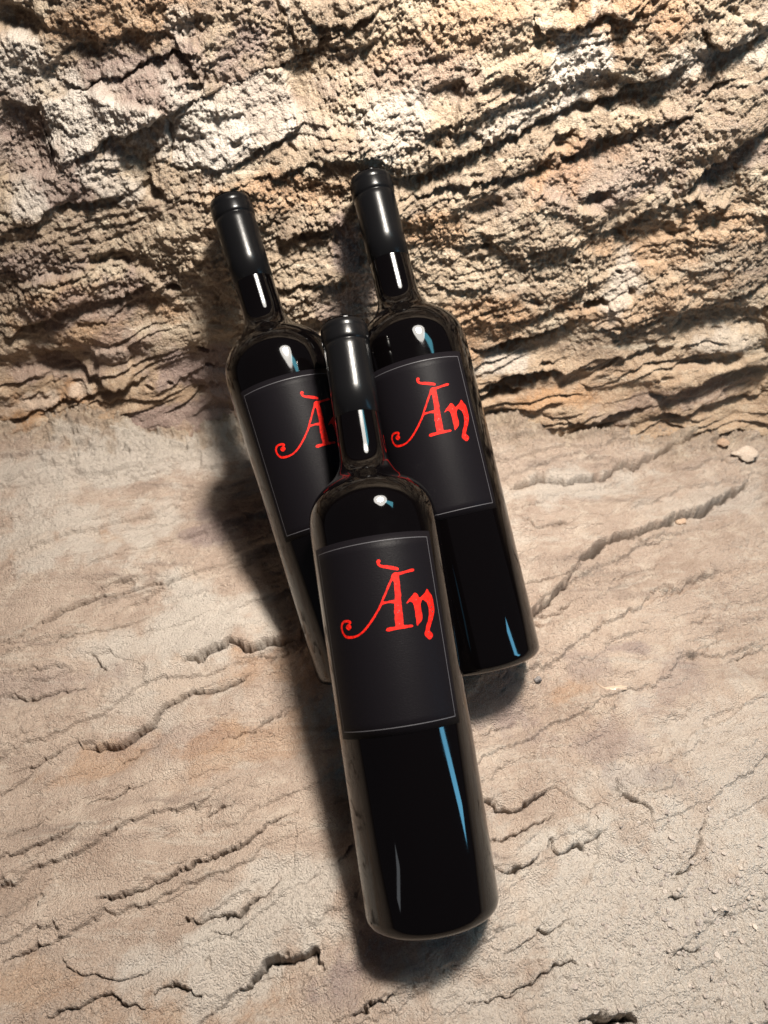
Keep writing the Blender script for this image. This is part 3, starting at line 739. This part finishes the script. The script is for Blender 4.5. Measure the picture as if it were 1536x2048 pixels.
LETTERS=dict(
 accent=[(4.63,189.14),(5.33,189.8),(6.77,189.94),(7.87,189.42),(7.86,188.61),(7.13,188.07),(6.94,187.48),(7.6,186.93),(9.93,186.45),(12.89,186.05),(15.26,185.67),(18.18,184.92),(20.84,184.3),(21.65,183.71),(21.33,182.92),(20.45,182.67),(17.74,183.1),(14.81,183.76),(11.9,184.44),(8.99,185.05),(6.72,185.76),(5.12,186.74),(4.54,187.94)],
 stem=[(15.0,180.64),(16.46,181.6),(18.05,181.78),(19.88,181.62),(21.78,181.63),(25.02,181.82),(28.39,182.19),(31.87,182.62),(33.64,182.76),(34.73,182.37),(34.77,181.72),(33.59,181.25),(30.79,181.1),(27.39,180.84),(24.03,180.4),(22.05,180.15),(20.86,179.93),(20.65,177.52),(20.57,175.11),(20.27,172.33),(20.35,169.52),(19.6,167.99),(19.61,166.0),(19.26,164.04),(19.28,162.05),(19.08,159.69),(19.09,157.72),(18.65,155.39),(18.35,153.65),(21.18,153.5),(24.99,153.43),(26.25,152.81),(26.2,152.34),(24.96,152.06),(21.44,151.98),(17.06,151.92),(12.78,151.95),(9.11,151.8),(6.04,151.6),(4.29,151.9),(3.94,152.72),(4.77,153.42),(7.14,153.69),(10.11,153.47),(11.96,153.6),(12.11,155.23),(11.91,157.22),(12.66,159.12),(12.41,161.12),(13.47,163.79),(13.72,166.14),(14.87,168.42),(15.32,171.57),(15.76,174.74),(16.01,177.12),(14.98,177.94),(14.06,177.95),(13.89,178.52)],
 hair=[(14.54,179.47),(13.19,178.19),(11.17,176.05),(9.12,173.77),(7.09,171.58),(5.49,169.95),(4.29,168.68),(2.6,166.67),(0.61,164.69),(-1.29,163.11),(-3.21,161.53),(-5.84,159.63),(-8.5,157.74),(-11.49,156.0),(-14.52,154.41),(-16.77,153.45),(-19.0,152.8),(-21.22,152.39),(-23.42,152.28),(-25.99,152.4),(-28.26,152.57),(-30.56,152.93),(-32.41,153.65),(-33.62,154.72),(-34.28,155.91),(-34.44,157.33),(-33.98,158.49),(-33.02,159.33),(-31.5,159.87),(-29.64,160.06),(-28.11,159.83),(-26.86,159.3),(-26.12,158.67),(-25.0,158.64),(-24.29,159.29),(-24.56,160.19),(-25.9,160.81),(-28.1,161.23),(-30.9,161.3),(-33.4,160.86),(-35.14,159.81),(-36.19,158.29),(-36.35,156.69),(-35.72,155.03),(-34.61,153.52),(-32.88,152.17),(-31.01,151.45),(-27.92,151.06),(-23.76,151.04),(-20.07,151.41),(-17.09,152.22),(-13.05,153.67),(-10.05,155.34),(-7.05,157.19),(-4.45,158.9),(-1.79,160.99),(0.11,162.57),(1.76,163.86),(3.29,165.2),(4.68,166.45),(5.5,167.36),(5.4,168.24),(6.84,169.21),(8.87,171.4),(10.68,173.42),(12.55,175.44),(13.94,176.91),(15.16,177.92),(16.34,178.5)],
 bar=[(4.9,167.42),(7.29,167.26),(9.74,167.33),(12.19,167.41),(14.64,167.45),(14.18,165.5),(12.42,165.79),(10.7,166.24),(8.28,166.28),(5.8,166.06),(3.9,165.74),(3.37,166.59)],
 dot=[(-24.77,157.02),(-24.96,157.69),(-25.65,158.32),(-26.41,158.77),(-27.04,158.96),(-27.75,158.9),(-28.74,158.62),(-29.8,158.16),(-30.39,157.56),(-30.19,156.88),(-29.44,156.25),(-28.65,155.81),(-28.0,155.61),(-27.29,155.68),(-26.32,155.96),(-25.31,156.42)],
 n=[(23.64,164.65),(23.55,165.06),(24.51,165.57),(25.76,166.67),(27.56,167.33),(29.93,168.75),(31.15,169.55),(32.58,169.77),(34.13,169.06),(34.76,168.01),(34.82,167.2),(35.99,166.8),(37.56,167.23),(39.73,168.31),(41.91,169.2),(43.35,170.55),(44.49,171.11),(45.51,170.45),(46.35,169.19),(48.41,167.67),(49.09,165.81),(49.16,163.97),(49.08,161.94),(49.0,159.92),(48.15,157.94),(46.64,156.0),(45.3,154.47),(43.6,152.98),(42.33,151.46),(40.87,149.97),(40.42,149.01),(41.69,148.12),(43.16,147.02),(42.79,145.85),(41.49,144.96),(39.76,144.3),(38.36,144.61),(36.77,145.45),(35.31,146.64),(35.08,147.84),(36.32,148.93),(37.32,150.63),(38.35,152.15),(39.91,153.63),(41.13,155.14),(41.99,156.69),(42.76,158.65),(43.21,160.63),(42.93,162.26),(42.03,163.93),(39.94,165.18),(37.88,165.79),(36.83,164.65),(35.65,163.53),(35.59,161.53),(35.53,159.53),(35.89,157.51),(35.2,155.56),(33.97,154.46),(31.96,153.43),(29.74,152.23),(29.35,153.06),(29.72,155.2),(29.68,157.59),(29.74,160.37),(29.7,162.76),(29.13,164.4),(27.72,165.39),(26.1,165.44),(24.63,164.77)],
)
SPECKS= [(32.33, 166.01, 0.29), (42.74, 164.21, 0.34), (45.01, 163.24, 0.39), (46.33, 161.19, 0.39), (44.07, 159.78, 0.34), (46.37, 158.76, 0.49), (43.62, 156.58, 0.34), (43.15, 155.09, 0.29), (39.2, 148.23, 0.39), (40.75, 145.81, 0.34), (17.26, 175.6, 0.2), (16.7, 161.38, 0.39), (15.29, 160.64, 0.29), (16.35, 164.31, 0.2), (15.28, 154.73, 0.25)]

def glyph_mesh(name, polys, off):
    """outlined strokes laid on the curved label"""
    rnd = random.Random(5)
    bm = bmesh.new()
    for n, poly in enumerate(polys):
        pts = [(t * 38.0 * math.pi / 180, s) for t, s in poly]
        for _ in range(2):                                   # soften the corners
            q = []
            for i in range(len(pts)):
                p, r = pts[i], pts[(i + 1) % len(pts)]
                q.append((p[0] * .78 + r[0] * .22, p[1] * .78 + r[1] * .22)); q.append((p[0] * .22 + r[0] * .78, p[1] * .22 + r[1] * .78))
            pts = q
        pts = [(x + rnd.gauss(0, .035), y + rnd.gauss(0, .035)) for x, y in pts]
        tri = geometry.tessellate_polygon([[Vector((x, y, 0)) for x, y in pts]])
        b2 = bmesh.new(); vs = [b2.verts.new((x, y, 0)) for x, y in pts]
        for t in tri:
            try: b2.faces.new([vs[i] for i in t])
            except ValueError: pass
        x0 = min(p[0] for p in pts); x1 = max(p[0] for p in pts)
        k = x0 + 0.9
        while k < x1:
            bmesh.ops.bisect_plane(b2, geom=b2.verts[:] + b2.edges[:] + b2.faces[:], dist=1e-5, plane_co=(k, 0, 0), plane_no=(1, 0, 0)); k += 0.9
        b2.verts.index_update()
        o = off + 0.012 * n
        nv = [bm.verts.new(wrap(math.degrees(v.co.x / 38.0), v.co.y, o)) for v in b2.verts]
        for f in b2.faces:
            try: bm.faces.new([nv[v.index] for v in f.verts])
            except ValueError: pass
        b2.free()
    bm.normal_update()
    for f in bm.faces:
        c = f.calc_center_median()
        if f.normal.x * c.x + f.normal.y * c.y < 0: f.normal_flip()
    me = bpy.data.meshes.new(name); bm.to_mesh(me); bm.free(); return me

def specks_mesh():
    bm = bmesh.new()
    for t, s, r in SPECKS:
        vs = [bm.verts.new(wrap(t + math.degrees(r * math.cos(a) / 38), s + r * 1.1 * math.sin(a), 0.30)) for a in [2 * math.pi * k / 9 for k in range(9)]]
        bm.faces.new(vs)
    bm.normal_update()
    me = bpy.data.meshes.new('ink_specks'); bm.to_mesh(me); bm.free(); return me

body_prof = [(13.0, 0), (12.2, 6), (9.0, 14), (4.0, 21.5), (1.0, 24.6)] + PROF
ME_GLASS = lathe('glass_body', body_prof)
ME_CAPS = lathe('capsule', [(282.85, 13.95)] + CAPS[:2] + CAPS[2:])
ME_LABEL = sheet('label', -LT, LT, LB0, LB1, 0.03, 0.13)
ME_BORDER = border_mesh()
ME_A = glyph_mesh('capital_letter', [LETTERS['stem'], LETTERS['hair'], LETTERS['bar'], LETTERS['dot']], 0.20)
ME_ACC = glyph_mesh('accent_stroke', [LETTERS['accent']], 0.20)
ME_N = glyph_mesh('small_letter', [LETTERS['n']], 0.20)
ME_SPECK = specks_mesh()

def make_bottle(first=None):
    root = bpy.data.objects.new('wine_bottle', None); COL.objects.link(root)
    root.empty_display_size = 0.05
    mesh_obj('glass_body', ME_GLASS, MAT_GLASS if not ME_GLASS.materials else None, root)
    mesh_obj('capsule', ME_CAPS, MAT_CAPS if not ME_CAPS.materials else None, root)
    lab = mesh_obj('label', ME_LABEL, MAT_LABEL if not ME_LABEL.materials else None, root)
    for nm, me, mt in (('border_line', ME_BORDER, MAT_LINE), ('capital_letter', ME_A, MAT_INK), ('accent_stroke', ME_ACC, MAT_INK), ('small_letter', ME_N, MAT_INK), ('ink_specks', ME_SPECK, MAT_SPECK)):
        mesh_obj(nm, me, mt if not me.materials else None, lab)
    return root

LABELS = ['front black wine bottle lying on top of the two others, nearest the camera',
          'black wine bottle on the right leaning on the rock wall, its label half covered by no other bottle',
          'black wine bottle on the left, its red lettering partly hidden by the front bottle']
LABELS[1] = 'black wine bottle on the right behind the front one, with its full red lettering visible'
for (base, axv, turn), lab in zip(BOTTLES, LABELS):
    o = make_bottle()
    A = WD(*[c * 1000 for c in axv]).normalized()
    cdir = -WD(0, 0, 1000.0); cdir = (cdir - cdir.dot(A) * A).normalized()
    e = A.cross(cdir)
    if e.x < 0: e = -e
    Y = A.cross(e)
    R = Matrix((e, Y, A)).transposed().to_4x4()
    o.matrix_world = Matrix.Translation(W(*base)) @ R @ Matrix.Rotation(math.radians(turn), 4, 'Z')
    tag(o, lab, 'wine bottle', 'black wine bottles propped against the rock')

# ------------------------------------------------------------------ loose stones and small things
def floor_z(x, y):
    i = int(np.clip(np.searchsorted(FLOOR_YS, y), 1, len(FLOOR_YS) - 2)); j = int(np.clip(np.searchsorted(FLOOR_US, x / float(fan(y, 30, 480, 222, 372))), 1, len(FLOOR_US) - 2))
    return float(FLOOR_P[i, j, 2])

def stone_mesh(name, sx, sy, sz, seed, sub=3, rough=0.22):
    bm = bmesh.new(); bmesh.ops.create_icosphere(bm, subdivisions=sub, radius=1.0)
    rnd = random.Random(seed)
    cuts = [(Vector((rnd.gauss(0, 1), rnd.gauss(0, 1), rnd.gauss(0, 1))).normalized(), rnd.uniform(0.55, 0.85)) for _ in range(9)]
    for v in bm.verts:
        for n, d in cuts:
            k = v.co.dot(n)
            if k > d: v.co -= n * (k - d) * 0.9
    co = np.array([v.co for v in bm.verts])
    f = 1 + rough * (fbm(co[:, 0] * 1.3 + seed, co[:, 1] * 1.3 + co[:, 2] * 1.7, 1.0, 3, seed))
    for v, k in zip(bm.verts, f):
        v.co = Vector((v.co.x * sx * k, v.co.y * sy * k, v.co.z * sz * k)) / 1000
    for fc in bm.faces: fc.smooth = True
    me = bpy.data.meshes.new(name); bm.to_mesh(me); bm.free(); return me

MAT_GREY = rock_material('grey_stone', (0.16, 0.15, 0.15, 1), (0.11, 0.10, 0.10, 1), (0.24, 0.23, 0.22, 1), 900, 0.4)
MAT_TAN = rock_material('tan_stone', (0.30, 0.20, 0.135, 1), (0.25, 0.165, 0.11, 1), (0.36, 0.26, 0.185, 1), 700, 0.4)
MAT_PALE = rock_material('pale_stone', (0.36, 0.29, 0.235, 1), (0.30, 0.24, 0.19, 1), (0.42, 0.35, 0.285, 1), 700, 0.4)

def put_stone(name, px, py, sx, sy, sz, rot, mat, label, seed, sink=0.35):
    x, y = on_floor(px, py)
    me = stone_mesh(name, sx, sy, sz, seed)
    o = mesh_obj(name, me, mat)
    z = max(floor_z(x, y), floor_z(x + sx * .5, y), floor_z(x - sx * .5, y))
    o.location = (x / 1000, y / 1000, (z + sz * (1 - 2 * sink)) / 1000)
    o.rotation_euler = (0.1, -0.08, math.radians(rot))
    return tag(o, label, 'stone')

put_stone('pebble', 1075, 1361, 3.0, 2.6, 2.2, 20, MAT_GREY, 'small grey pebble beside the base of the right bottle', 3)
put_stone('stone_chip', 1338, 1050, 3.6, 2.6, 2.2, 15, MAT_TAN, 'small orange stone chip lodged in the dark crack, on the left', 5)
put_stone('stone_chip', 1363, 1041, 5.4, 3.4, 2.8, 25, MAT_TAN, 'larger tan stone chip lodged in the dark crack, on the right', 8)
put_stone('flat_stone', 1482, 918, 13.0, 9.0, 3.4, -10, MAT_PALE, 'pale flat rounded stone lying at the foot of the wall', 11, 0.25)
put_stone('stone_chip', 1440, 897, 6.0, 4.5, 3.2, 10, MAT_TAN, 'tan stone chip beside the pale flat stone at the wall foot', 14)

# embedded gravel of the conglomerate corner
rnd = random.Random(21)
protos = [stone_mesh('g', 1, 1, 1, s, 1, 0.3) for s in (31, 32, 33, 34, 35)]
vs = []; fs = []; cg = on_floor(1400, 1880)
for _ in range(520):
    px = rnd.gauss(1390, 130); py = rnd.gauss(1860, 140)
    if px < 1130 or px > 1640 or py > 2140 or py < 1480: continue
    x, y = on_floor(px, py); z = floor_z(x, y)
    s = 0.5 + 1.5 * rnd.random() ** 2.5
    me = protos[rnd.randrange(5)]
    R = Matrix.Rotation(rnd.uniform(0, 6.28), 3, 'Z') @ Matrix.Rotation(rnd.uniform(-.5, .5), 3, 'X')
    sx, sy, sz = s * rnd.uniform(.8, 1.5), s * rnd.uniform(.8, 1.2), s * rnd.uniform(.6, .9)
    n0 = len(vs)
    for v in me.vertices:
        c = R @ (Vector((v.co.x * sx, v.co.y * sy, v.co.z * sz)) * 1000)
        vs.append(((x + c.x) / 1000, (y + c.y) / 1000, (z + c.z + 0.15 * s) / 1000))
    fs += [tuple(n0 + i for i in p.vertices) for p in me.polygons]
for p in protos: bpy.data.meshes.remove(p)
gm = bpy.data.meshes.new('gravel'); gm.from_pydata(vs, [], fs); gm.update()
MAT_GRAVEL = rock_material('embedded_gravel', (0.30, 0.255, 0.225, 1), (0.21, 0.185, 0.175, 1), (0.46, 0.40, 0.34, 1), 600, 0.4)
g = mesh_obj('gravel', gm, MAT_GRAVEL)
tag(g, 'fine dark gravel bedded in the pale rock at the lower right', 'gravel', kind='stuff')

# wet smear of clear glue on the ledge
MAT_GLUE, nt, bs = new_mat('clear_glue')
bs.inputs['Base Color'].default_value = (0.36, 0.28, 0.215, 1); bs.inputs['Roughness'].default_value = 0.12
bs.inputs['Coat Weight'].default_value = 0.6
bm = bmesh.new(); rows = []
path = [(1188, 1368), (1198, 1377), (1210, 1383), (1224, 1384), (1238, 1383), (1250, 1382)]
wid = [0.5, 1.3, 1.6, 2.0, 2.2, 1.2]
for (px, py), w in zip(path, wid):
    x, y = on_floor(px, py); row = []
    z = floor_z(x, y)
    for k in range(9):
        t = -1 + 2 * k / 8
        zz = max(floor_z(x, y + t * w), z - 0.6) - 0.15 + 1.0 * max(0, 1 - t * t) ** 0.5 * (0.7 + 0.3 * math.cos(t * 5))
        row.append(bm.verts.new((x / 1000, (y + t * w) / 1000, zz / 1000)))
    rows.append(row)
for A, B in zip(rows, rows[1:]):
    for k in range(8): bm.faces.new((A[k], B[k], B[k + 1], A[k + 1])).smooth = True
bmesh.ops.subdivide_edges(bm, edges=bm.edges[:], cuts=2, use_grid_fill=True, smooth=0.6)
me = bpy.data.meshes.new('glue_smear'); bm.to_mesh(me); bm.free()
o = mesh_obj('glue_smear', me, MAT_GLUE)
tag(o, 'shiny dried smear of clear glue on the rock right of the bottles', 'smear')
